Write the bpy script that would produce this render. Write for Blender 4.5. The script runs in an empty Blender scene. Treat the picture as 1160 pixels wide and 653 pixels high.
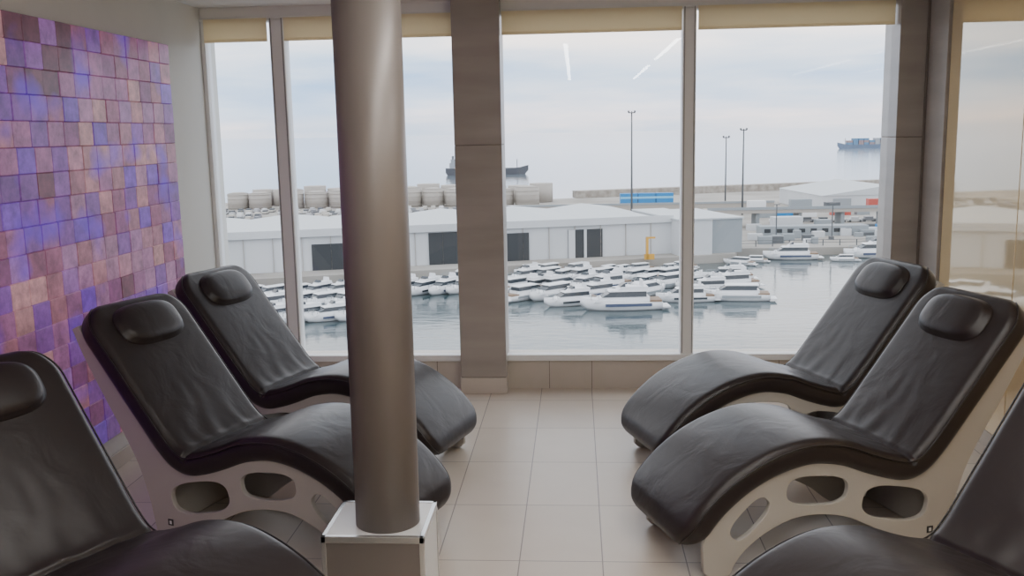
import bpy, bmesh, math, random
from mathutils import Vector, Matrix
random.seed(7)
S=bpy.context.scene
COL=S.collection
# ------------------------------------------------------------ materials
def mat(name, col=(.5,.5,.5), rough=.5, metal=0., spec=.5, emit=None, es=0.):
    m=bpy.data.materials.new(name); m.use_nodes=True
    b=m.node_tree.nodes['Principled BSDF']
    b.inputs['Base Color'].default_value=(*col,1); b.inputs['Roughness'].default_value=rough
    b.inputs['Metallic'].default_value=metal; b.inputs['Specular IOR Level'].default_value=spec
    if emit: b.inputs['Emission Color'].default_value=(*emit,1); b.inputs['Emission Strength'].default_value=es
    return m
def N(m,t,**k):
    n=m.node_tree.nodes.new(t)
    for a,v in k.items():
        if a in n.inputs: n.inputs[a].default_value=v
        else: setattr(n,a,v)
    return n
def L(m,a,b): m.node_tree.links.new(a,b)
def bsdf(m): return m.node_tree.nodes['Principled BSDF']
def noisecol(m,c1,c2,scale=3.,detail=4,stretch=(1,1,1),bump=0,bscale=None,lo=.35,hi=.65):
    tc=N(m,'ShaderNodeTexCoord'); mp=N(m,'ShaderNodeMapping'); mp.inputs['Scale'].default_value=stretch
    L(m,tc.outputs['Object'],mp.inputs['Vector'])
    n=N(m,'ShaderNodeTexNoise'); n.inputs['Scale'].default_value=scale; n.inputs['Detail'].default_value=detail
    L(m,mp.outputs[0],n.inputs['Vector'])
    r=N(m,'ShaderNodeValToRGB'); r.color_ramp.elements[0].position=lo; r.color_ramp.elements[1].position=hi
    r.color_ramp.elements[0].color=(*c1,1); r.color_ramp.elements[1].color=(*c2,1)
    L(m,n.outputs['Fac'],r.inputs['Fac']); L(m,r.outputs[0],bsdf(m).inputs['Base Color'])
    if bump:
        n2=N(m,'ShaderNodeTexNoise'); n2.inputs['Scale'].default_value=bscale or scale*3; n2.inputs['Detail'].default_value=3
        L(m,mp.outputs[0],n2.inputs['Vector'])
        b=N(m,'ShaderNodeBump'); b.inputs['Strength'].default_value=bump; b.inputs['Distance'].default_value=.01
        L(m,n2.outputs['Fac'],b.inputs['Height']); L(m,b.outputs[0],bsdf(m).inputs['Normal'])
    return m

M_wall=noisecol(mat('painted_wall',rough=.6),(.68,.675,.64),(.72,.715,.68),2.)
M_ceil=mat('ceiling_paint',(.77,.76,.73),.8)
M_white=mat('white_frame',(.80,.80,.80),.4)
M_pillar=noisecol(mat('taupe_stone',rough=.35),(.29,.258,.23),(.43,.39,.355),1.1,8,(1,1,6),lo=.25,hi=.8)
M_skirt=noisecol(mat('beige_skirting_tile',rough=.4),(.48,.43,.37),(.56,.50,.445),2.)
M_brown=mat('brown_trim',(.16,.13,.11),.4)
M_grout=mat('joint_dark',(.16,.13,.11),.8)
M_leather=mat('dark_leather',(.022,.0155,.0155),.37,spec=.42)
m=M_leather
tc=N(m,'ShaderNodeTexCoord')
n1=N(m,'ShaderNodeTexNoise'); n1.inputs['Scale'].default_value=320; n1.inputs['Detail'].default_value=2
n2=N(m,'ShaderNodeTexNoise'); n2.inputs['Scale'].default_value=5.5; n2.inputs['Detail'].default_value=3; n2.inputs['Distortion'].default_value=.6
L(m,tc.outputs['Object'],n1.inputs['Vector']); L(m,tc.outputs['Object'],n2.inputs['Vector'])
b1=N(m,'ShaderNodeBump'); b1.inputs['Strength'].default_value=.12; b1.inputs['Distance'].default_value=.002
b2=N(m,'ShaderNodeBump'); b2.inputs['Strength'].default_value=.25; b2.inputs['Distance'].default_value=.02
L(m,n1.outputs['Fac'],b1.inputs['Height']); L(m,n2.outputs['Fac'],b2.inputs['Height']); L(m,b1.outputs[0],b2.inputs['Normal']); L(m,b2.outputs[0],bsdf(m).inputs['Normal'])
M_piping=mat('leather_piping',(.016,.011,.011),.45)
M_shell=mat('cream_shell',(.46,.435,.40),.35)
M_badge=mat('badge_black',(.02,.02,.02),.4)
M_badge2=mat('badge_mark',(.7,.7,.7),.4)
M_col=mat('column_taupe_metal',(.205,.178,.165),.38,.2)
M_plinth=mat('plinth_panel',(.21,.185,.172),.3,.3)
M_plinthtop=mat('plinth_top',(.70,.70,.70),.3)
M_steel=mat('steel_edge',(.6,.6,.6),.25,.8)
# floor tiles
M_floor=mat('floor_tiles',rough=.34)
m=M_floor
tc=N(m,'ShaderNodeTexCoord'); sp=N(m,'ShaderNodeSeparateXYZ'); L(m,tc.outputs['Object'],sp.inputs[0])
def mth(m,op,a,b=None,c=None):
    n=N(m,'ShaderNodeMath',operation=op)
    for i,v in enumerate((a,b,c)):
        if v is None: continue
        if hasattr(v,'links'): L(m,v,n.inputs[i])
        else: n.inputs[i].default_value=v
    return n.outputs[0]
TX,TY,OX,OY=.352,.615,.098,3.81
ux=mth(m,'DIVIDE',mth(m,'SUBTRACT',sp.outputs[0],OX),TX); uy=mth(m,'DIVIDE',mth(m,'SUBTRACT',sp.outputs[1],OY),TY)
fx=mth(m,'ABSOLUTE',mth(m,'SUBTRACT',mth(m,'FRACT',ux),.5)); fy=mth(m,'ABSOLUTE',mth(m,'SUBTRACT',mth(m,'FRACT',uy),.5))
gx=mth(m,'GREATER_THAN',fx,.5-.0026/TX); gy=mth(m,'GREATER_THAN',fy,.5-.0026/TY)
g=mth(m,'MAXIMUM',gx,gy)
cv=N(m,'ShaderNodeCombineXYZ'); L(m,mth(m,'FLOOR',ux),cv.inputs[0]); L(m,mth(m,'FLOOR',uy),cv.inputs[1])
wn=N(m,'ShaderNodeTexWhiteNoise'); L(m,cv.outputs[0],wn.inputs['Vector'])
nz=N(m,'ShaderNodeTexNoise'); nz.inputs['Scale'].default_value=6; nz.inputs['Detail'].default_value=6; L(m,tc.outputs['Object'],nz.inputs['Vector'])
fac=mth(m,'ADD',mth(m,'MULTIPLY',wn.outputs['Value'],.45),mth(m,'MULTIPLY',nz.outputs['Fac'],.55))
cr=N(m,'ShaderNodeValToRGB'); cr.color_ramp.elements[0].position=.15; cr.color_ramp.elements[1].position=.85
cr.color_ramp.elements[0].color=(.545,.470,.395,1); cr.color_ramp.elements[1].color=(.62,.545,.465,1); L(m,fac,cr.inputs['Fac'])
mx=N(m,'ShaderNodeMix',data_type='RGBA'); L(m,g,mx.inputs[0]); L(m,cr.outputs[0],mx.inputs[6]); mx.inputs[7].default_value=(.22,.18,.155,1)
L(m,mx.outputs[2],bsdf(m).inputs['Base Color'])
bp=N(m,'ShaderNodeBump'); bp.inputs['Strength'].default_value=.5; bp.inputs['Distance'].default_value=.002; bp.invert=True; L(m,g,bp.inputs['Height']); L(m,bp.outputs[0],bsdf(m).inputs['Normal'])
# glass
def glassmat(name,tint,ior):
    m=bpy.data.materials.new(name); m.use_nodes=True; nt=m.node_tree; nt.nodes.clear()
    o=N(m,'ShaderNodeOutputMaterial'); t=N(m,'ShaderNodeBsdfTransparent'); t.inputs[0].default_value=(*tint,1)
    gl=N(m,'ShaderNodeBsdfGlossy'); gl.inputs['Roughness'].default_value=.0; gl.inputs['Color'].default_value=(.9,.95,1,1)
    f=N(m,'ShaderNodeFresnel'); f.inputs['IOR'].default_value=ior; mi=N(m,'ShaderNodeMixShader')
    L(m,f.outputs[0],mi.inputs[0]); L(m,t.outputs[0],mi.inputs[1]); L(m,gl.outputs[0],mi.inputs[2]); L(m,mi.outputs[0],o.inputs[0]); return m
M_glass=glassmat('window_glass',(.97,.98,.99),1.45)
# right wall: gloss lacquered cream glass panel
M_rglass=mat('gloss_cream_glass_panel',(.80,.66,.43),.04,.2,spec=.8)
bsdf(M_rglass).inputs['Coat Weight'].default_value=1.; bsdf(M_rglass).inputs['Coat Roughness'].default_value=0.02; bsdf(M_rglass).inputs['Coat IOR'].default_value=1.8
bsdf(M_rglass).inputs['Coat Tint'].default_value=(1,.94,.83,1)
# blinds
M_blind=bpy.data.materials.new('roller_blind_fabric'); M_blind.use_nodes=True; m=M_blind; nt=m.node_tree; nt.nodes.clear()
o=N(m,'ShaderNodeOutputMaterial'); d=N(m,'ShaderNodeBsdfDiffuse'); d.inputs[0].default_value=(.86,.77,.60,1); t=N(m,'ShaderNodeBsdfTranslucent'); t.inputs[0].default_value=(.92,.82,.62,1)
mi=N(m,'ShaderNodeMixShader'); mi.inputs[0].default_value=.62; L(m,d.outputs[0],mi.inputs[1]); L(m,t.outputs[0],mi.inputs[2]); L(m,mi.outputs[0],o.inputs[0])
M_lamp=mat('lamp_diffuser',(.9,.9,.9),.5,emit=(1,.975,.93),es=27)
# salt bricks: colour attribute + veining, back-lit
M_salt=mat('backlit_salt_brick',rough=.35); m=M_salt
at=N(m,'ShaderNodeAttribute'); at.attribute_name='brick'
tc=N(m,'ShaderNodeTexCoord'); nz=N(m,'ShaderNodeTexNoise'); nz.inputs['Scale'].default_value=14; nz.inputs['Detail'].default_value=6; nz.inputs['Roughness'].default_value=.7; L(m,tc.outputs['Object'],nz.inputs['Vector'])
cr=N(m,'ShaderNodeValToRGB'); cr.color_ramp.elements[0].position=.3; cr.color_ramp.elements[0].color=(.5,.45,.5,1); cr.color_ramp.elements[1].position=.72; cr.color_ramp.elements[1].color=(1.3,1.2,1.25,1); L(m,nz.outputs['Fac'],cr.inputs['Fac'])
nb=N(m,'ShaderNodeTexNoise'); nb.inputs['Scale'].default_value=3.2; nb.inputs['Detail'].default_value=2; L(m,tc.outputs['Object'],nb.inputs['Vector'])
cb=N(m,'ShaderNodeValToRGB'); cb.color_ramp.elements[0].position=.56; cb.color_ramp.elements[0].color=(0,0,0,1); cb.color_ramp.elements[1].position=.72; cb.color_ramp.elements[1].color=(.75,.75,.75,1); L(m,nb.outputs['Fac'],cb.inputs['Fac'])
mu=N(m,'ShaderNodeMix',data_type='RGBA',blend_type='MULTIPLY'); mu.inputs[0].default_value=1; L(m,at.outputs['Color'],mu.inputs[6]); L(m,cr.outputs[0],mu.inputs[7])
mb=N(m,'ShaderNodeMix',data_type='RGBA'); L(m,cb.outputs[0],mb.inputs[0]); L(m,mu.outputs[2],mb.inputs[6]); mb.inputs[7].default_value=(.12,.035,.55,1)
L(m,mb.outputs[2],bsdf(m).inputs['Base Color']); L(m,mb.outputs[2],bsdf(m).inputs['Emission Color']); bsdf(m).inputs['Emission Strength'].default_value=.22

# ------------------------------------------------------------ mesh helpers
def newobj(name,me,parent=None,mats=()):
    ob=bpy.data.objects.new(name,me); COL.objects.link(ob)
    for mm in mats: me.materials.append(mm)
    if parent: ob.parent=parent
    return ob
def empty(name,loc=(0,0,0),rot=0):
    e=bpy.data.objects.new(name,None); e.location=loc; e.rotation_euler=(0,0,rot); e.empty_display_size=.1; COL.objects.link(e); return e
def addbox(bm,x0,x1,y0,y1,z0,z1,mi=0,M=None):
    vs=[bm.verts.new((x,y,z)) for z in (z0,z1) for y in (y0,y1) for x in (x0,x1)]
    if M is not None:
        for v in vs: v.co=M@v.co
    fs=[]
    for q in ((0,2,3,1),(4,5,7,6),(0,1,5,4),(2,6,7,3),(0,4,6,2),(1,3,7,5)):
        f=bm.faces.new([vs[i] for i in q]); f.material_index=mi; fs.append(f)
    return vs,fs
def boxes(name,lst,mats,parent=None,bevel=0,loc=None,rot=None):
    bm=bmesh.new()
    for b in lst: addbox(bm,*b[:6],b[6] if len(b)>6 else 0)
    me=bpy.data.meshes.new(name); bm.to_mesh(me); bm.free()
    ob=newobj(name,me,parent,mats if isinstance(mats,(list,tuple)) else [mats])
    if bevel:
        mo=ob.modifiers.new('bevel','BEVEL'); mo.width=bevel; mo.segments=2; mo.limit_method='ANGLE'
    if loc: ob.location=loc
    if rot: ob.rotation_euler=(0,0,rot)
    return ob
def addcyl(bm,x,y,z0,z1,r,seg=24,mi=0,r2=None,smooth=True):
    r2=r if r2 is None else r2
    a=[bm.verts.new((x+r*math.cos(2*math.pi*i/seg),y+r*math.sin(2*math.pi*i/seg),z0)) for i in range(seg)]
    b=[bm.verts.new((x+r2*math.cos(2*math.pi*i/seg),y+r2*math.sin(2*math.pi*i/seg),z1)) for i in range(seg)]
    for i in range(seg):
        f=bm.faces.new((a[i],a[(i+1)%seg],b[(i+1)%seg],b[i])); f.material_index=mi; f.smooth=smooth
    f=bm.faces.new(a[::-1]); f.material_index=mi; f=bm.faces.new(b); f.material_index=mi
def bmobj(name,bm,mats,parent=None):
    bmesh.ops.recalc_face_normals(bm,faces=bm.faces[:])
    me=bpy.data.meshes.new(name); bm.to_mesh(me); bm.free(); return newobj(name,me,parent,mats)

# ------------------------------------------------------------ room shell
XL,XR,YF,YB,ZC=-2.56,2.30,6.58,-4.0,2.68
boxes('floor',[(XL-.1,XR+.1,YB-.1,YF+.25,-.12,0)],M_floor)
boxes('ceiling',[(XL-.1,XR+.1,YB-.1,YF+.25,ZC,ZC+.12)],M_ceil)
boxes('wall_left',[(XL-.12,XL,YB-.1,YF+.25,0,ZC)],M_wall)
boxes('wall_rear',[(XL,XR,YB-.12,YB,0,ZC)],M_wall)
boxes('wall_right',[(XR,XR+.12,YB-.1,YF+.25,0,ZC)],M_wall)
# window wall : low sill wall, header
boxes('wall_front',[(XL,XR,YF,YF+.2,0,.235,0),(XL,XR,YF,YF+.2,2.60,ZC,1)],[M_skirt,M_white])
boxes('baseboard_left',[(XL,XL+.012,YB,YF,0,.09)],M_skirt,bevel=.003)
# joints in the sill wall cladding
boxes('trim_1',[(x-.002,x+.002,YF-.0015,YF+.001,0,.2) for x in (-2.3,-1.65,-1.0,-.2,.1,.75,1.4)],M_grout)
boxes('trim_2',[(XL,XR,YF-.03,YF+.05,.205,.25)],M_white,bevel=.005)   # window sill profile
# stone pillars
def pillar(name,x0,x1,y0,y1):
    e=empty(name,((x0+x1)/2,(y0+y1)/2,0)); w=(x1-x0)/2; d=(y1-y0)/2
    boxes('slabs',[(-w,w,-d,d,.115,1.72),(-w,w,-d,d,1.724,ZC)],M_pillar,e,.003)
    boxes('base',[(-w-.004,w+.004,-d-.006,d,0,.112)],M_skirt,e,.003)
    boxes('core',[(-w+.004,w-.004,-d+.004,d,0,ZC)],M_grout,e)
    return e
pillar('stone_pillar',-.815,-.495,6.45,6.76)
pillar('stone_pillar',2.085,2.285,6.45,6.76)
boxes('trim_3',[(2.262,XR-.001,6.12,6.43,0,ZC,0),(2.250,XR-.001,6.43,6.447,0,ZC,1)],[M_pillar,M_brown],bevel=.003)
# window frames
fr=empty('window_frame')
boxes('mullions',[(-2.075,-1.975,YF-.02,YF+.1,.235,2.60),(.715,.805,YF-.02,YF+.1,.235,2.60),(-2.56,-2.53,YF-.01,YF+.1,.235,2.6)],M_white,fr,.006)
boxes('gasket',[(-2.068,-2.060,YF-.024,YF,.26,2.6),(-1.990,-1.982,YF-.024,YF,.26,2.6),(.724,.730,YF-.024,YF,.26,2.6),(.790,.796,YF-.024,YF,.26,2.6)],mat('gasket',(.3,.3,.3),.6),fr)
boxes('head_rail',[(XL,XR,YF-.02,YF+.1,2.585,2.61)],M_white,fr,.004)
panes=[(-2.53,-2.075),(-1.975,-.815),(-.495,.715),(.805,2.085)]
for i,(a,b) in enumerate(panes):
    bm=bmesh.new(); bm.faces.new([bm.verts.new(p) for p in ((a,YF+.04,.235),(b,YF+.04,.235),(b,YF+.04,2.6),(a,YF+.04,2.6))])
    bmobj('window_%d'%(i+1),bm,[M_glass])
    e=empty('roller_blind',((a+b)/2,YF-.04,0)); w=(b-a)/2-.008
    boxes('fabric',[(-w,w,-.002,.002,2.46,2.60)],M_blind,e)
    boxes('bottom_bar',[(-w,w,-.008,.008,2.445,2.463)],M_blind,e,.004)
# right wall gloss glass panels
rg=empty('glass_wall_panel',(XR,0,0))
boxes('panels',[(-.02,-.0005,y,y+.992,.10,2.60) for y in (-2.9,-1.9,-.9,.1,1.1,2.1,3.1,4.1)]+[(-.02,-.0005,5.1,6.11,.10,2.6)],M_rglass,rg,.002)
boxes('baseboard_right',[(XR-.012,XR,YB,6.1,0,.09)],M_skirt,bevel=.003)
# salt brick wall
bm=bmesh.new(); cl=bm.loops.layers.float_color.new('brick')
pal=[((.25,.085,.15),6),((.34,.15,.18),5),((.20,.06,.17),5),((.15,.06,.28),4),((.15,.06,.48),2),((.46,.26,.25),2),((.13,.045,.06),1),((.29,.12,.25),6)]
pl=[c for c,w in pal for _ in range(w)]
bw,bh=.146,.1213; rows=18
for r in range(rows):
    z=.20+r*bh; off=random.uniform(-.012,.012)
    k=0
    while True:
        y1=5.955-k*bw+(off if k else 0); y0=5.955-(k+1)*bw+off
        if y0<1.6: break
        d=random.uniform(.030,.034)
        c=Vector(random.choice(pl))
        t=(z-.2)/2.2
        if random.random()<.35*(1-t)+.05+(.15 if y0<4.6 else 0): c=c.lerp(Vector((.13,.04,.46)),.6)
        if .3<t<.8 and y0>4.5 and random.random()<.4: c=c.lerp(Vector((.48,.27,.24)),.5)
        if r>=rows-3 and 4.2<y0<4.75 and random.random()<.5: c=Vector((.10,.04,.05))
        c=c.lerp(Vector((.25,.10,.20)),.18)*random.uniform(.85,1.1)
        vs,fs=addbox(bm,XL+.016,XL+d,y0+.0012,y1-.0012,z+.001,z+bh-.001)
        for f in fs:
            for l in f.loops: l[cl]=(*c,1)
        k+=1
sw=bmobj('salt_brick_panel',bm,[M_salt]); mo=sw.modifiers.new('b','BEVEL'); mo.width=.003; mo.segments=1
bk_=boxes('panel_backing',[(XL+.001,XL+.015,1.6,5.95,.2,2.385)],M_brown,sw)

# ceiling lamps (linear luminaires)
for x,y0,y1 in ((-.09,-3.,3.6),(.98,-3.,0.2),(.98,1.2,3.9)):
    e=empty('ceiling_strip_light',(x,(y0+y1)/2,ZC)); h=(y1-y0)/2
    boxes('housing',[(-.04,.04,-h-.02,h+.02,-.03,0)],M_white,e,.004)
    boxes('diffuser',[(-.022,.022,-h,h,-.036,-.028)],M_lamp,e)

# ------------------------------------------------------------ column
e=empty('round_column',(-.725,3.40,0))
bm=bmesh.new(); addcyl(bm,0,0,.35,ZC,.121,64); bmobj('shaft',bm,[M_col],e)
px0,px1,py0,py1=-.222,.160,-.15,.20
boxes('plinth_panels',[(px0+.008,px1-.008,py0+.008,py1-.008,0,.338)],M_plinth,e)
boxes('plinth_top',[(px0+.004,px1-.004,py0+.004,py1-.004,.338,.349)],M_plinthtop,e,.002)
ed=.018
boxes('plinth_edges',[(a,a+ed,b,b+ed,0,.35) for a in (px0,px1-ed) for b in (py0,py1-ed)]+
      [(px0,px1,b,b+ed,.325,.3505) for b in (py0,py1-ed)]+[(a,a+ed,py0,py1,.325,.3505) for a in (px0,px1-ed)],M_steel,e,.002)
boxes('plinth_side_panel',[(px1-.009,px1-.004,py0+ed,py1-ed,.02,.325)],M_plinthtop,e)

# ------------------------------------------------------------ lounger
CP=[(-.005,.135),(.035,.235),(.13,.345),(.27,.445),(.43,.51),(.59,.535),(.75,.512),(.89,.458),(.99,.425),(1.065,.415),(1.135,.465),(1.25,.605),(1.40,.795),(1.53,.96),(1.605,1.055)]
def cr_pts(P,n=14):
    out=[]
    for i in range(len(P)-1):
        p0=Vector(P[max(i-1,0)]);p1=Vector(P[i]);p2=Vector(P[i+1]);p3=Vector(P[min(i+2,len(P)-1)])
        for k in range(n):
            t=k/n
            out.append(.5*((2*p1)+(-p0+p2)*t+(2*p0-5*p1+4*p2-p3)*t*t+(-p0+3*p1-3*p2+p3)*t**3))
    out.append(Vector(P[-1])); return out
raw=cr_pts(CP)
cum=[0]
for a,b in zip(raw,raw[1:]): cum.append(cum[-1]+(b-a).length)
LT=cum[-1]
def P_at(s):
    s=min(max(s,0),LT)
    for i in range(len(cum)-1):
        if s<=cum[i+1]:
            t=(s-cum[i])/(cum[i+1]-cum[i]+1e-9); return raw[i].lerp(raw[i+1],t)
    return raw[-1]
def frame(s):
    a=P_at(s-.012);b=P_at(s+.012); t=(b-a).normalized(); return P_at(s),t,Vector((-t.y,t.x))
s_seam=min(range(len(raw)),key=lambda i:(raw[i]-Vector((1.062,.416))).length); s_seam=cum[s_seam]
W,TH,RC=.62,.108,.15
def halfw(s):
    d=min(s,LT-s); w=W/2
    if d<RC: w=W/2-RC+math.sqrt(max(RC*RC-(RC-d)**2,0))
    return max(w,.02)
def thick(s):
    d=min(s,LT-s); f=1
    if d<.045: f=math.sqrt(max(1-(1-d/.045)**2,.0))
    return TH*max(f,.12)
def ring(w,t):
    r=min(.042,t*.48,w*.5); pts=[]
    for cx,cy,a0 in ((w-r,t/2-r,0),(-(w-r),t/2-r,90),(-(w-r),-(t/2-r),180),(w-r,-(t/2-r),270)):
        for k in range(7):
            a=math.radians(a0+90*k/6); pts.append((cx+r*math.cos(a),cy+r*math.sin(a)))
        if a0==0:
            for k in range(1,32): pts.append((w-r-(2*(w-r))*k/32,t/2))
        if a0==180:
            for k in range(1,6): pts.append((-(w-r)+(2*(w-r))*k/6,-t/2))
    return pts
ss=[]; s=0
while s<LT:
    ss.append(s); d=min(s,LT-s); s+= .004 if d<.05 else (.006 if abs(s-s_seam)<.05 else .011)
ss.append(LT)
from mathutils import noise as mn
bm=bmesh.new(); rings=[]
for s in ss:
    p,t,nn=frame(s); w=halfw(s); th=thick(s); c=p-nn*(TH/2)
    R=[]
    for (y,h) in ring(w,th):
        if h>0:
            k=max(0,1-(abs(y)/w)**2.5)
            h+=.010*k*min(1,min(s,LT-s)/.1)
            h-=.020*math.exp(-((s-s_seam)/.011)**2)*(1 if h>th/2-.03 else .3)
            ds=s-s_seam
            wv=mn.noise(Vector((y*3.1,ds*4.3,.7)))
            if ds>0:
                am=.0036*math.exp(-ds/.17)*min(1,ds/.03)*(.45+.9*abs(mn.noise(Vector((y*6,ds*3,4.)))))*1.3
                h+=am*(math.sin(y*36+ds*14*(1 if y>0 else -1)*min(1,abs(y)/.08)+5*wv)+.5*math.sin(y*75-ds*20+7*wv))*k
            else:
                am=.0024*math.exp(ds/.14)*min(1,-ds/.03)
                h+=am*(math.sin(y*42-ds*20+5*wv)+.5*math.sin(y*80+ds*31+4*wv))*k
        q=c+nn*h; R.append(bm.verts.new((q.x,y,q.y)))
    rings.append(R)
n=len(rings[0])
for a,b in zip(rings,rings[1:]):
    for i in range(n): bm.faces.new((a[i],a[(i+1)%n],b[(i+1)%n],b[i]))
bm.faces.new(rings[0][::-1]); bm.faces.new(rings[-1])
for f in bm.faces: f.smooth=True
bmesh.ops.recalc_face_normals(bm,faces=bm.faces[:])
ME_pad=bpy.data.meshes.new('pad'); bm.to_mesh(ME_pad); bm.free(); ME_pad.materials.append(M_leather)
def tube(name,pts,r,cyc=True):
    cu=bpy.data.curves.new(name,'CURVE'); cu.dimensions='3D'; sp=cu.splines.new('POLY'); sp.points.add(len(pts)-1)
    for i,p in enumerate(pts): sp.points[i].co=(*p,1)
    sp.use_cyclic_u=cyc; cu.bevel_depth=r; cu.bevel_resolution=2
    ob=bpy.data.objects.new(name,cu); COL.objects.link(ob)
    dg=bpy.context.evaluated_depsgraph_get(); me=bpy.data.meshes.new_from_object(ob.evaluated_get(dg)); bpy.data.objects.remove(ob)
    for f in me.polygons: f.use_smooth=True
    return me
loop=[]
sl=[s for s in ss if .004<s<LT-.004]
for sg,seq in ((1,sl),(-1,sl[::-1])):
    for s in seq:
        p,t,nn=frame(s); th=thick(s); c=p-nn*(TH/2)+nn*(th/2-.018 if th>.06 else 0); loop.append((c.x,sg*(halfw(s)-.001),c.y))
ME_pipe=tube('piping',loop,.0035); ME_pipe.materials.append(M_piping)
# pillow
sp_=LT-.165; p,t,nn=frame(sp_); bm=bmesh.new()
NR=14; NA=64
def pil(r,a,h):
    ca,sa=math.cos(a),math.sin(a); k=(abs(ca)**3.0+abs(sa)**3.0)**(-1/3.0)
    y=.192*r*k*ca; l=.110*r*k*sa
    q=p+t*l+nn*h; return (q.x,y,q.y)
T0=.004
tops=[]
ctr=bm.verts.new(pil(0,0,T0+.052))
for i in range(1,NR+1):
    r=i/NR; h=T0+.010+.042*math.sqrt(max(0,1-r**3.6)); 
    tops.append([bm.verts.new(pil(r,2*math.pi*j/NA,h)) for j in range(NA)])
tops.append([bm.verts.new(pil(1.035,2*math.pi*j/NA,T0+.008)) for j in range(NA)])
tops.append([bm.verts.new(pil(1.03,2*math.pi*j/NA,T0+.000)) for j in range(NA)])
tops.append([bm.verts.new(pil(.9,2*math.pi*j/NA,T0-.012)) for j in range(NA)])
for j in range(NA): bm.faces.new((ctr,tops[0][j],tops[0][(j+1)%NA]))
for a,b in zip(tops,tops[1:]):
    for j in range(NA): bm.faces.new((a[j],a[(j+1)%NA],b[(j+1)%NA],b[j]))
bm.faces.new(tops[-1])
for f in bm.faces: f.smooth=True
bmesh.ops.recalc_face_normals(bm,faces=bm.faces[:])
ME_pillow=bpy.data.meshes.new('head_pillow'); bm.to_mesh(ME_pillow); bm.free(); ME_pillow.materials.append(M_leather)
# side plate
topl=[]
for i in range(60):
    s=.05+(LT-.05-.05)*i/59; q,tt,n2=frame(s); v=q-n2*(TH-.012); topl.append((v.x,v.y))
back=[(1.685,.94),(1.63,.82),(1.53,.645),(1.43,.48),(1.35,.33),(1.30,.18),(1.275,.06),(1.265,.003),(1.06,.003),(1.02,.03),(.95,.085),(.86,.135),(.75,.185),(.62,.210),(.5,.205),(.38,.16),(.29,.10),(.24,.04),(.22,.003),(.14,.003),(.105,.03)]
bk=[tuple(v) for v in cr_pts(back[:8],5)]+[tuple(v) for v in cr_pts(back[8:],3)]
outline=topl+bk
def sup(cx,cz,a,b,ang=0,e=2.8):
    o=[];ca,sa=math.cos(ang),math.sin(ang)
    for i in range(40):
        th=2*math.pi*i/40; x=a*abs(math.cos(th))**(2/e)*math.copysign(1,math.cos(th)); z=b*abs(math.sin(th))**(2/e)*math.copysign(1,math.sin(th))
        o.append((cx+x*ca-z*sa,cz+x*sa+z*ca))
    return o
holes=[sup(1.0,.212,.165,.074,-.20),sup(.62,.315,.145,.062,-.10),sup(.31,.232,.105,.046,.75)]
cu=bpy.data.curves.new('side','CURVE'); cu.dimensions='2D'; cu.fill_mode='BOTH'; cu.extrude=.010; cu.bevel_depth=.003; cu.bevel_resolution=2; cu.offset=-.003
for pts in [outline]+holes:
    spn=cu.splines.new('POLY'); spn.points.add(len(pts)-1)
    for i,(x,z) in enumerate(pts): spn.points[i].co=(x,z,0,1)
    spn.use_cyclic_u=True
ob=bpy.data.objects.new('side',cu); COL.objects.link(ob); dg=bpy.context.evaluated_depsgraph_get()
ME_side=bpy.data.meshes.new_from_object(ob.evaluated_get(dg)); bpy.data.objects.remove(ob)
ME_side.transform(Matrix.Rotation(math.pi/2,4,'X')); ME_side.materials.clear(); ME_side.materials.append(M_shell)
bm=bmesh.new()
def strip(pts,w):
    pr=None
    for x,z in pts:
        r=[bm.verts.new((x,y,z)) for y in (-w,w)]
        if pr: bm.faces.new((pr[0],pr[1],r[1],r[0])).smooth=True
        pr=r
strip([(x+.004,z-.004) for x,z in topl],.265); strip([(x-.004,z) for x,z in bk[:36]],.27)
ME_web=bpy.data.meshes.new('web'); bm.to_mesh(ME_web); bm.free(); ME_web.materials.append(M_shell)
bm=bmesh.new()
for sg in (1,-1):
    y=sg*.287
    addbox(bm,1.165,1.195,min(y,y+sg*.003),max(y,y+sg*.003),.055,.085,0); y2=y+sg*.003
    addbox(bm,1.174,1.186,min(y2,y2+sg*.001),max(y2,y2+sg*.001),.062,.078,1)
ME_badge=bpy.data.meshes.new('badge'); bm.to_mesh(ME_badge); bm.free(); ME_badge.materials.append(M_badge); ME_badge.materials.append(M_badge2)
def lounger(x,y,T,sg):
    e=empty('spa_lounger',(x,y,0),T if sg>0 else math.pi-T)
    for nm,me in (('pad',ME_pad),('piping',ME_pipe),('head_pillow',ME_pillow),('shell_web',ME_web),('badge',ME_badge)):
        o=newobj(nm,me,e)
        if nm=='shell_web': mo=o.modifiers.new('s','SOLIDIFY'); mo.thickness=.012
    for yy in (-.275,.275):
        o=newobj('side_panel',ME_side,e); o.location=(0,yy,0)
    return e
lounger(.305,3.89,.34,1); lounger(.31,4.99,.33,1); lounger(.375,2.42,.47,1)
lounger(-.655,3.90,.34,-1); lounger(-.64,4.98,.31,-1); lounger(-.735,2.42,.48,-1)

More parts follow.
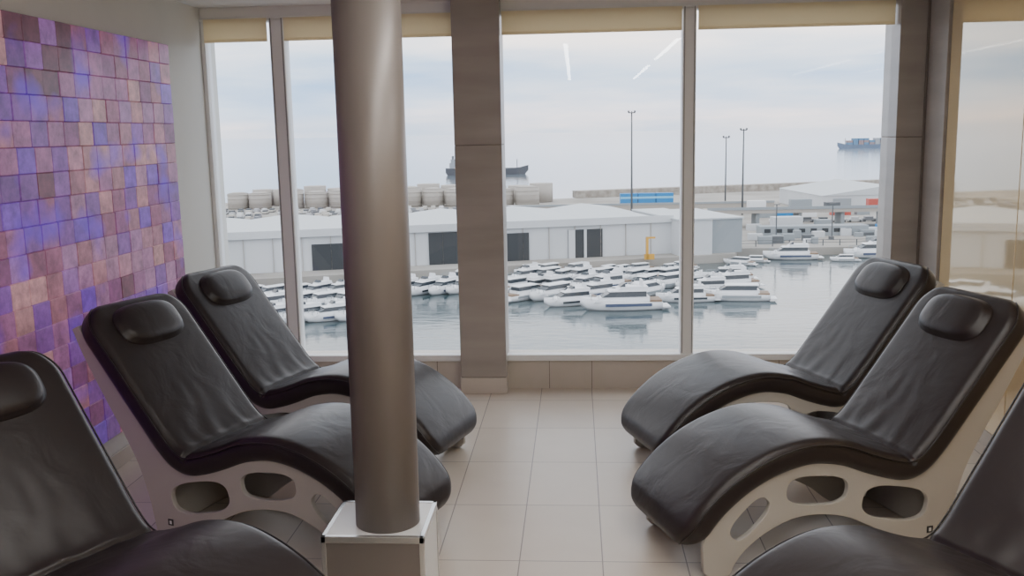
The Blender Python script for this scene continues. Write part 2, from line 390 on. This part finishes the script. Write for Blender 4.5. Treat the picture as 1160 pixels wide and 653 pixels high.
# ------------------------------------------------------------ harbour
ZW=-28.2; ZG=-26.4
M_sea=mat('sea_water',(.27,.33,.35),.08); m=M_sea
tc=N(m,'ShaderNodeTexCoord'); mp=N(m,'ShaderNodeMapping'); mp.inputs['Scale'].default_value=(.6,1.4,1); L(m,tc.outputs['Object'],mp.inputs[0])
nz=N(m,'ShaderNodeTexNoise'); nz.inputs['Scale'].default_value=.45; nz.inputs['Detail'].default_value=5; L(m,mp.outputs[0],nz.inputs['Vector'])
bp=N(m,'ShaderNodeBump'); bp.inputs['Strength'].default_value=.22; bp.inputs['Distance'].default_value=.25; L(m,nz.outputs['Fac'],bp.inputs['Height']); L(m,bp.outputs[0],bsdf(m).inputs['Normal'])
nz2=N(m,'ShaderNodeTexNoise'); nz2.inputs['Scale'].default_value=.03; nz2.inputs['Detail'].default_value=6; L(m,mp.outputs[0],nz2.inputs['Vector'])
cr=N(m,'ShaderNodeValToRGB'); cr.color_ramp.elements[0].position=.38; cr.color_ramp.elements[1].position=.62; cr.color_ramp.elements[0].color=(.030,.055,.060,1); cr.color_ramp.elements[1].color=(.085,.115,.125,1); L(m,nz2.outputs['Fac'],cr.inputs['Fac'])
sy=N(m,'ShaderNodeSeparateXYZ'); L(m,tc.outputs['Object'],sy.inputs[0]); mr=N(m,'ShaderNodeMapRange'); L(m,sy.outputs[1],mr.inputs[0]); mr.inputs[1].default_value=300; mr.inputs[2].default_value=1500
mx=N(m,'ShaderNodeMix',data_type='RGBA'); L(m,mr.outputs[0],mx.inputs[0]); L(m,cr.outputs[0],mx.inputs[6]); mx.inputs[7].default_value=(.40,.47,.56,1); L(m,mx.outputs[2],bsdf(m).inputs['Base Color'])  # aerial haze painted into the base colour: sea lightens with distance
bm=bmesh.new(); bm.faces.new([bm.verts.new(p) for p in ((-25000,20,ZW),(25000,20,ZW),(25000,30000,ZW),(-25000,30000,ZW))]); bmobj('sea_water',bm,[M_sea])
M_land=noisecol(mat('quay_concrete',rough=.9),(.28,.26,.23),(.40,.38,.35),.05,5)
land=[(-400,82),(36,218),(38,228),(330,236),(400,520),(130,475),(-28,398),(-140,410),(-400,470)]
bm=bmesh.new(); a=[bm.verts.new((x,y,ZG)) for x,y in land]; b=[bm.verts.new((x,y,ZW-1)) for x,y in land]
bm.faces.new(a); nL=len(land)
for i in range(nL): bm.faces.new((a[i],a[(i+1)%nL],b[(i+1)%nL],b[i]))
bmobj('harbour_quay',bm,[M_land])
M_bld=noisecol(mat('white_cladding',rough=.7),(.50,.52,.54),(.58,.60,.62),.05,3)
M_roof=mat('pale_roof',(.52,.55,.57),.6); M_dark=mat('dark_opening',(.03,.035,.04),.6); M_grey=mat('grey_side',(.28,.31,.33),.7)
M_tank=mat('tank_paint',(.38,.35,.315),.6); M_dk=mat('dark_metal',(.10,.11,.12),.6); M_blue=mat('blue_paint',(.01,.20,.48),.5); M_red=mat('red_paint',(.45,.08,.06),.5); M_yel=mat('yellow_paint',(.60,.33,.05),.5)
M_gl=mat('boat_glass',(.03,.04,.05),.2); M_hull=mat('boat_white',(.74,.75,.77),.35); M_hnavy=mat('boat_trim',(.06,.08,.14),.4)
A=math.radians(16)
wh=empty('harbour_warehouse',(-11,211,ZG),A)
boxes('hall',[(-140,34,0,46,0,7.6)],M_bld,wh)
bm=bmesh.new()
for k in range(-7,2):
    x0=k*19.5-3; x1=x0+19.4; xm=(x0+x1)/2; x1=min(x1,34.5)
    vs=[bm.verts.new(p) for p in ((x0,-.6,7.6),(xm,-.6,8.7),(x1,-.6,7.6),(x0,46.5,7.6),(xm,46.5,8.7),(x1,46.5,7.6))]
    for q in ((0,1,2),(3,5,4),(0,3,4,1),(1,4,5,2),(0,2,5,3)): bm.faces.new([vs[i] for i in q])
bmobj('roof',bm,[M_roof],wh)
boxes('parapet',[(-140,34.3,-.75,-.5,7.3,8.9)],M_bld,wh)
boxes('openings',[(9.5,17.5,-.3,.2,0,6.4),(-5.8,.4,-.3,.2,0,6.2),(-22,-15.0,-.3,.2,0,7.),(-47,-40,-.3,.2,0,5.6),(-78,-71,-.3,.2,0,5.6)],M_dark,wh)
boxes('door_leaves',[(13.1,13.7,-.5,-.2,0,6.4),(9.5,11.0,-.45,-.25,0,6.4)],M_bld,wh)
boxes('cladding_joints',[(-139+6*k,-138.9+6*k,-.3,-.05,0,7.3) for k in range(29)],M_tank,wh)
boxes('annex',[(34,42,-5,26,0,8.0),(42,50,-3.5,24,0,7.8,1),(33.6,42.3,-5.4,26,8.0,8.3,2),(42,50.3,-3.8,24,7.8,8.1,2)],[M_bld,M_grey,M_roof],wh)
# raised road behind the warehouse with blue containers
rr=empty('raised_quay_road',(0,326,ZG),.05)
boxes('embankment',[(-24,66,-5,6,0,3.4,0),(-24,66,-5.2,-5,3.4,4.1,1)],[M_tank,M_grey],rr)
bl=empty('blue_container_row',(24,327,ZG+3.4),.05)
boxes('containers',[(-9,-3.2,0,2.6,.0,3.6),(-2.9,2.9,0,2.6,.0,3.6),(3.2,9,0,2.6,.0,3.6)],M_blue,bl,.05)
boxes('stripes',[(-9,9,-.05,0,1.8,2.5)],mat('pale_blue',(.2,.5,.72),.5),bl)
# tanks
bm=bmesh.new()
x=-140
while x<-20:
    r=random.uniform(4.2,4.8); h=random.uniform(6.0,7.6); x+=r; yy=374+random.uniform(-1,1)-.02*x
    addcyl(bm,x,yy,ZG,ZG+h,r,24); addcyl(bm,x,yy,ZG+h,ZG+h+.5,r,24,r2=r*.5)
    for t in range(4): addcyl(bm,x,yy,ZG+.8+t*1.6,ZG+1.0+t*1.6,r+.12,24)
    addcyl(bm,x+5,yy+16,ZG,ZG+h+.6,r,24); x+=r+.5+(4 if random.random()<.15 else 0)
bmobj('storage_tanks',bm,[M_tank])
# breakwater
boxes('breakwater',[(30,260,0,6,0,3)],noisecol(mat('rock',rough=.9),(.25,.22,.19),(.40,.37,.33),.4,5),loc=(-28,399,ZG),rot=.33)
# cars
def carmesh(bm,x,y,a,mi):
    M=Matrix.Translation((x,y,ZG))@Matrix.Rotation(a,4,'Z')
    addbox(bm,-2.1,2.1,-.85,.85,.3,.95,mi,M)
    addbox(bm,-1.3,1.1,-.75,.75,.95,1.5,mi if random.random()<.5 else 4,M)
    for sx in (-1.5,1.5):
        addbox(bm,sx-.3,sx+.3,-.9,.9,0,.6,4,M)
carm=[mat('car_white',(.62,.63,.64),.4),mat('car_grey',(.22,.23,.25),.4),mat('car_silver',(.42,.43,.45),.4),mat('car_beige',(.5,.48,.44),.4),M_dk]
bm=bmesh.new()
for r in range(5):
    for k in range(40):
        if random.random()<.7: carmesh(bm,-150+k*3.1,322+r*9+random.uniform(-.5,.5),math.pi/2+.05,random.choice((0,0,1,2,3)))
bmobj('parked_cars',bm,carm)
bm=bmesh.new()
for k in range(18): carmesh(bm,60+k*4.5,290+random.uniform(-1,1),.05,random.randrange(4))
bmobj('parked_cars',bm,carm)
bl=empty('container_row',(57,306,ZG),.05)
boxes('containers',[(0,6,0,2.6,0,2.6,0),(6.5,12,0,2.6,0,2.6,1),(13,19,0,2.6,0,2.6,2),(25,31,4,7,0,2.8,3),(33,37,4,7,0,2.8,0)],[M_grey,M_blue,M_hull,M_red],bl)
# masts
def mast(x,y,h,r=.35):
    e=empty('floodlight_mast',(x,y,ZG)); bm=bmesh.new(); addcyl(bm,0,0,0,h,r,12,0,r2=r*.55); bmobj('pole',bm,[M_dk],e)
    boxes('lamp_ring',[(-1.0,1.0,-.2,.2,h-.6,h-.3),(-.2,.2,-1.0,1.0,h-.6,h-.3),(-1.2,-.7,-.4,.4,h-.4,h+.2),(.7,1.2,-.4,.4,h-.4,h+.2)],M_dk,e)
mast(17.3,300,34); mast(52.0,338,25.5,.3); mast(54.5,318,28,.35)
# right side warehouse + quay furniture
w2=empty('quay_shed',(81,322,ZG+.02),.10)
bm=bmesh.new()
vs=[bm.verts.new(p) for p in ((0,0,5.5),(22,0,8.5),(44,0,5.5),(0,46,5.5),(22,46,8.5),(44,46,5.5))]
for q in ((0,1,2),(3,5,4),(0,3,4,1),(1,4,5,2),(0,2,5,3)): bm.faces.new([vs[i] for i in q])
bmobj('roof',bm,[M_roof],w2); boxes('walls',[(.3,43.7,.3,45.7,0,5.5)],M_bld,w2)
boxes('openings',[(4,10,.1,.4,0,4.5),(28,33,.1,.4,0,4)],M_grey,w2)
qf=empty('quay_service_buildings',(46,252,ZG),.04)
boxes('blocks',[(2,30,0,5,0,2.6,0),(40,60,-2,4,0,4.4,1),(66,90,-2,5,0,3.6,0),(33,38,1,4,0,2.5,2),(8,16,11,15,0,4,1),(20,24,12,15,0,3,0),(46,58,11,16,0,5,0),(62,64.5,12,14,0,7,0)],[M_grey,M_bld,M_blue],qf)
boxes('windows',[(41+3*k,42.6+3*k,-2.1,-1.9,1.6,3) for k in range(6)]+[(3+3*k,4.6+3*k,-.1,.1,1,2) for k in range(8)],M_dark,qf)
boxes('elevated_road',[(-8,120,22,30,4.2,5.2,0),(-8,120,21.8,22,5.2,6,1)]+[(-6+12*k,-5+12*k,23,29,0,4.2,1) for k in range(10)],[M_tank,M_grey],qf)
boxes('vans',[(x,x+w_,24,26.4,5.2,5.2+h_,c_) for x,w_,h_,c_ in ((4,5,2.4,0),(16,6,2.6,1),(26,4,1.6,2),(38,5,2.4,3),(52,5,2.2,0),(64,4,1.6,2))],[M_hull,M_grey,M_dk,M_red],qf)
boxes('fence',[(-8+4*k,-7.8+4*k,-21,-20.8,0,1.5) for k in range(26)]+[(-8,96,-21,-20.8,1.4,1.5),(-8,96,-21,-20.8,.75,.85)],M_dk,qf)
boxes('lamp_posts',[(4+14*k,4.25+14*k,-8,-7.75,0,9) for k in range(8)]+[(3.4+14*k,4.9+14*k,-8,-7.75,8.9,9.1) for k in range(8)],M_dk,qf)
boxes('crates_and_cars',[(x,x+random.uniform(.8,4),y,y+1.7,0,random.uniform(.8,2),random.randrange(3)) for x,y in [(random.uniform(-4,90),random.uniform(-18,16)) for k in range(90)]],[M_grey,M_bld,M_dk],qf)
cr_=empty('yellow_crane',(15.5,210,ZG),.2)
boxes('frame',[(-.25,.25,-.3,.3,0,5),(-.6,1.6,-.3,.3,0,1.2),(-.25,1.8,-.2,.2,4.6,5.)],M_yel,cr_)
# boats
def boat_mesh(name,fly=True,trim=2):
    bm=bmesh.new(); st=[(-5,1.45,.0,1.05),(-3,1.6,-.1,1.1),(-1,1.65,-.1,1.2),(1,1.55,-.1,1.32),(3,1.1,0,1.48),(4.3,.55,.25,1.6),(5.2,.04,.9,1.72)]
    rs=[]
    for x,w,k,dk in st: rs.append([bm.verts.new(p) for p in ((x,-w,dk),(x,-w*.8,k+.25),(x,0,k-.2),(x,w*.8,k+.25),(x,w,dk))])
    for a,b in zip(rs,rs[1:]):
        for i in range(4): bm.faces.new((a[i],b[i],b[i+1],a[i+1])).smooth=True
        bm.faces.new((a[0],a[4],b[4],b[0]))
    bm.faces.new(rs[0]); 
    def tap(x0,x1,w0,z0,z1,inf,inb,win,mi):
        vs=[bm.verts.new(p) for p in ((x0,-w0,z0),(x1,-w0,z0),(x1,w0,z0),(x0,w0,z0),(x0+inb,-w0+win,z1),(x1-inf,-w0+win,z1),(x1-inf,w0-win,z1),(x0+inb,w0-win,z1))]
        for q in ((0,3,2,1),(4,5,6,7),(0,1,5,4),(1,2,6,5),(2,3,7,6),(3,0,4,7)):
            f=bm.faces.new([vs[i] for i in q]); f.material_index=mi
    tap(-3.4,3.6,1.15,1.15,1.75,.9,0,.1,0); tap(-3.0,2.6,1.10,1.75,2.42,1.2,0,.12,1); tap(-3.3,1.7,1.1,2.42,2.56,.3,0,.05,0)
    if fly: tap(-3.2,.6,1.0,2.56,3.0,.5,0,.05,0); tap(-.4,.3,.8,3.0,3.4,.5,0,.1,1); tap(-2.6,-2.4,.9,3.0,3.8,0,0,.2,0); tap(-4.9,-3.4,1.3,1.1,1.35,0,0,0,4)
    else: tap(-4.9,-3.2,1.3,1.05,1.3,0,0,0,4)
    for sg in (-1,1):
        y=sg*1.45; addbox(bm,-3.6,2.2,min(y,y+sg*.14),max(y,y+sg*.14),.62,.98,trim)
        addbox(bm,1.2,3.9,sg*.95-.03,sg*.95+.03,2.0,2.06,3)
        for xx in (1.2,2.1,3.,3.9): addbox(bm,xx-.03,xx+.03,sg*.95-.03,sg*.95+.03,1.4,2.05,3)
    addbox(bm,-6,-5,-1.3,1.3,.35,.5,0)
    bmesh.ops.recalc_face_normals(bm,faces=bm.faces[:])
    me=bpy.data.meshes.new(name); bm.to_mesh(me); bm.free()
    for q in (M_hull,M_gl,M_hnavy,M_grey,mat('teak_deck',(.22,.15,.10),.6)): me.materials.append(q)
    return me
B1=boat_mesh('motorboat_fly',True,2); B2=boat_mesh('motorboat_open',False,3); B3=boat_mesh('motorboat_dark',True,1)
BB=(B1,B2,B2,B3)
mb_=empty('moored_motorboats',(0,0,ZW))
def boat(x,y,a,s,me): 
    o=newobj('motorboat',me,mb_); o.location=(x,y,0); o.rotation_euler=(0,0,a); o.scale=(s,s,s)
pont=[]
for (x0,y0,n,s) in ((-10,202,11,.76),(-10,192,10,.85),(-11,181,9,.95),(-9,172,6,1.0)):
    for k in range(n):
        if random.random()<.08: continue
        x=x0+k*4.3*s+random.uniform(-.4,.4); yy=y0+k*.2
        boat(x,yy+random.uniform(-1,1),math.radians(-135)+random.uniform(-.25,.25) if random.random()<.8 else math.radians(45),s*random.uniform(.78,1.18),random.choice(BB))
    pont.append((x0-3,x0+n*4.1*s,y0+5.0,y0+6.0,0,.5))
boat(7.5,160,math.radians(186),1.35,B1); boat(19,167,math.radians(184),1.0,B3); boat(24,176,math.radians(190),1.0,B1); boat(28,168,math.radians(176),1.15,B2); boat(29,181,math.radians(196),1.1,B1); boat(30,191,math.radians(180),1.0,B3); boat(-1,164.5,math.radians(205),1.,B3)
for k in range(5): boat(-33+k*3.9,178+.5*k,math.radians(-128)+random.uniform(-.15,.15),.95,random.choice(BB))
for k in range(7): boat(-66+k*4.2,161+.8*k,math.radians(-132)+random.uniform(-.15,.15),1.0,random.choice(BB))
for k in range(6): boat(-66+k*4.2,173+.8*k,math.radians(-128)+random.uniform(-.15,.15),.9,random.choice(BB))
for k in range(4): boat(-50+k*4.8,151+.8*k,math.radians(-140)+random.uniform(-.1,.1),.95,random.choice(BB))
boat(-22,187,math.radians(180),1.25,B1)
boat(49,221,math.radians(178),1.2,B1); boat(36,213,math.radians(150),.7,B2); boat(68,223,math.radians(185),1.3,B1); boat(60,217,math.radians(175),.6,B2); boat(40,217,math.radians(170),.6,B2); boat(82,222,math.radians(178),1.1,B3)
boxes('floating_pontoon',pont+[(-34,-16,183.5,184.6,0,.5),(-66,-40,168,169.1,0,.5)],M_tank,mb_)
# ships
def ship(name,x,y,Ls,flip,cont):
    e=empty(name,(x,y,ZW)); e.scale=(flip*Ls/60,Ls/60,Ls/60); bm=bmesh.new()
    st=[(-30,3.5,2,5.2),(-28,4.5,-1,5),(-10,5,-1,4.2),(15,5,-1,4.2),(24,3.5,-1,5),(28,1.5,0,6),(30.5,.05,3,6.6)]
    rs=[[bm.verts.new(p) for p in ((X,-w,d),(X,-w*.9,k),(X,w*.9,k),(X,w,d))] for X,w,k,d in st]
    for a,b in zip(rs,rs[1:]):
        for i in range(3): bm.faces.new((a[i],b[i],b[i+1],a[i+1]))
        bm.faces.new((a[0],a[3],b[3],b[0]))
    bm.faces.new(rs[0]); bmobj('hull',bm,[mat('hull_paint',(.085,.09,.105) if not cont else (.14,.19,.27),.6)],e)  # cargo ship's hull colour is lightened to carry distance haze
    boxes('superstructure',[(-27,-20,-4,4,5,9,0),(-26,-21.5,-3.5,3.5,9,11.5,0),(-25.5,-24,-1,1,11.5,14,1),(22,22.5,-.3,.3,5,11,1),(2,2.4,-.3,.3,4,8.5,1)],[mat('ship_white',(.32,.34,.38),.6),mat('ship_grey',(.18,.2,.23),.6)],e)
    if cont:
        bx=[]
        for i in range(7):
            hh=random.choice((2,3,3))
            for k in range(hh): bx.append((-18+i*5.6,-13+i*5.6,-4.4,4.4,4.2+k*2.2,6.3+k*2.2,random.randrange(3)))
        boxes('containers',bx,[mat('cA',(.12,.24,.38),.6),mat('cB',(.32,.23,.23),.6),mat('cC',(.35,.37,.4),.6)],e)
    else: boxes('deck_gear',[(-17,20,-2,2,4,4.8,0),(-5,-3,-3,3,4,6,0),(10,12,-2,2,4,6,0)],[mat('gear',(.14,.15,.16),.6)],e)
ship('cargo_ship',-65,700,60,1,False)
ship('container_ship',389,1320,76,-1,True)

# ------------------------------------------------------------ world (overcast sky)
w=bpy.data.worlds.new('overcast_sky'); S.world=w; w.use_nodes=True; nt=w.node_tree; nt.nodes.clear()
def WN(t): return nt.nodes.new(t)
o=WN('ShaderNodeOutputWorld'); bg=WN('ShaderNodeBackground'); tc=WN('ShaderNodeTexCoord'); sx=WN('ShaderNodeSeparateXYZ')
nt.links.new(tc.outputs['Generated'],sx.inputs[0])
nzd=WN('ShaderNodeTexNoise'); nzd.inputs['Scale'].default_value=2.5; nzd.inputs['Detail'].default_value=5
mp=WN('ShaderNodeMapping'); mp.inputs['Scale'].default_value=(1,1,7); nt.links.new(tc.outputs['Generated'],mp.inputs[0]); nt.links.new(mp.outputs[0],nzd.inputs['Vector'])
# wobble the cloud-deck height bands
ma=WN('ShaderNodeMath'); ma.operation='MULTIPLY_ADD'; nt.links.new(nzd.outputs['Fac'],ma.inputs[0]); ma.inputs[1].default_value=.10; ma.inputs[2].default_value=-.05
mm_=WN('ShaderNodeMapRange'); nt.links.new(sx.outputs[2],mm_.inputs[0]); mm_.inputs[1].default_value=0; mm_.inputs[2].default_value=.05
mk=WN('ShaderNodeMath'); mk.operation='MULTIPLY'; nt.links.new(ma.outputs[0],mk.inputs[0]); nt.links.new(mm_.outputs[0],mk.inputs[1])
ad=WN('ShaderNodeMath'); ad.operation='ADD'; nt.links.new(sx.outputs[2],ad.inputs[0]); nt.links.new(mk.outputs[0],ad.inputs[1])
cr=WN('ShaderNodeValToRGB'); nt.links.new(ad.outputs[0],cr.inputs['Fac'])
E=cr.color_ramp.elements; E[0].position=0; E[0].color=(.66,.68,.75,1); E[1].position=.5; E[1].color=(.80,.82,.85,1)
for p_,c in ((.012,(.84,.79,.82)),(.03,(.62,.71,.85)),(.055,(.46,.60,.80)),(.08,(.70,.78,.89)),(.105,(.98,.95,.95)),(.15,(1.02,1.0,1.0))):
    q=E.new(p_); q.color=(*c,1)
nz=WN('ShaderNodeTexNoise'); nz.inputs['Scale'].default_value=4.5; nz.inputs['Detail'].default_value=7; nt.links.new(mp.outputs[0],nz.inputs['Vector'])
c2=WN('ShaderNodeValToRGB'); c2.color_ramp.elements[0].position=.35; c2.color_ramp.elements[0].color=(.72,.86,1.0,1); c2.color_ramp.elements[1].position=.65; c2.color_ramp.elements[1].color=(1.32,1.22,1.15,1)
nt.links.new(nz.outputs['Fac'],c2.inputs['Fac'])
mu=WN('ShaderNodeMix'); mu.data_type='RGBA'; mu.blend_type='MULTIPLY'; mu.inputs[0].default_value=1
nt.links.new(cr.outputs[0],mu.inputs[6]); nt.links.new(c2.outputs[0],mu.inputs[7]); nt.links.new(mu.outputs[2],bg.inputs[0]); bg.inputs[1].default_value=1.15
nt.links.new(bg.outputs[0],o.inputs[0])

# ------------------------------------------------------------ camera
f,h=1080.,1.8; p=math.atan(176/f); yw=math.atan(75.5/(f/math.cos(p))); r=math.radians(1.15)
s,c=math.sin(yw),math.cos(yw); sp,cp=math.sin(p),math.cos(p)
F=Vector((-s*cp,c*cp,-sp)); R=Vector((c,s,0)); U=Vector((-s*sp,c*sp,cp))
rx=R*math.cos(r)-U*math.sin(r); uy=R*math.sin(r)+U*math.cos(r)
cd=bpy.data.cameras.new('camera'); cam=bpy.data.objects.new('camera',cd); COL.objects.link(cam)
Mx=Matrix((rx,uy,-F)).transposed().to_4x4(); Mx.translation=(0,0,h); cam.matrix_world=Mx
cd.sensor_width=36; cd.lens=f/1160*36; cd.clip_start=.05; cd.clip_end=60000
S.camera=cam
S.view_settings.view_transform='AgX'; S.view_settings.exposure=1.2
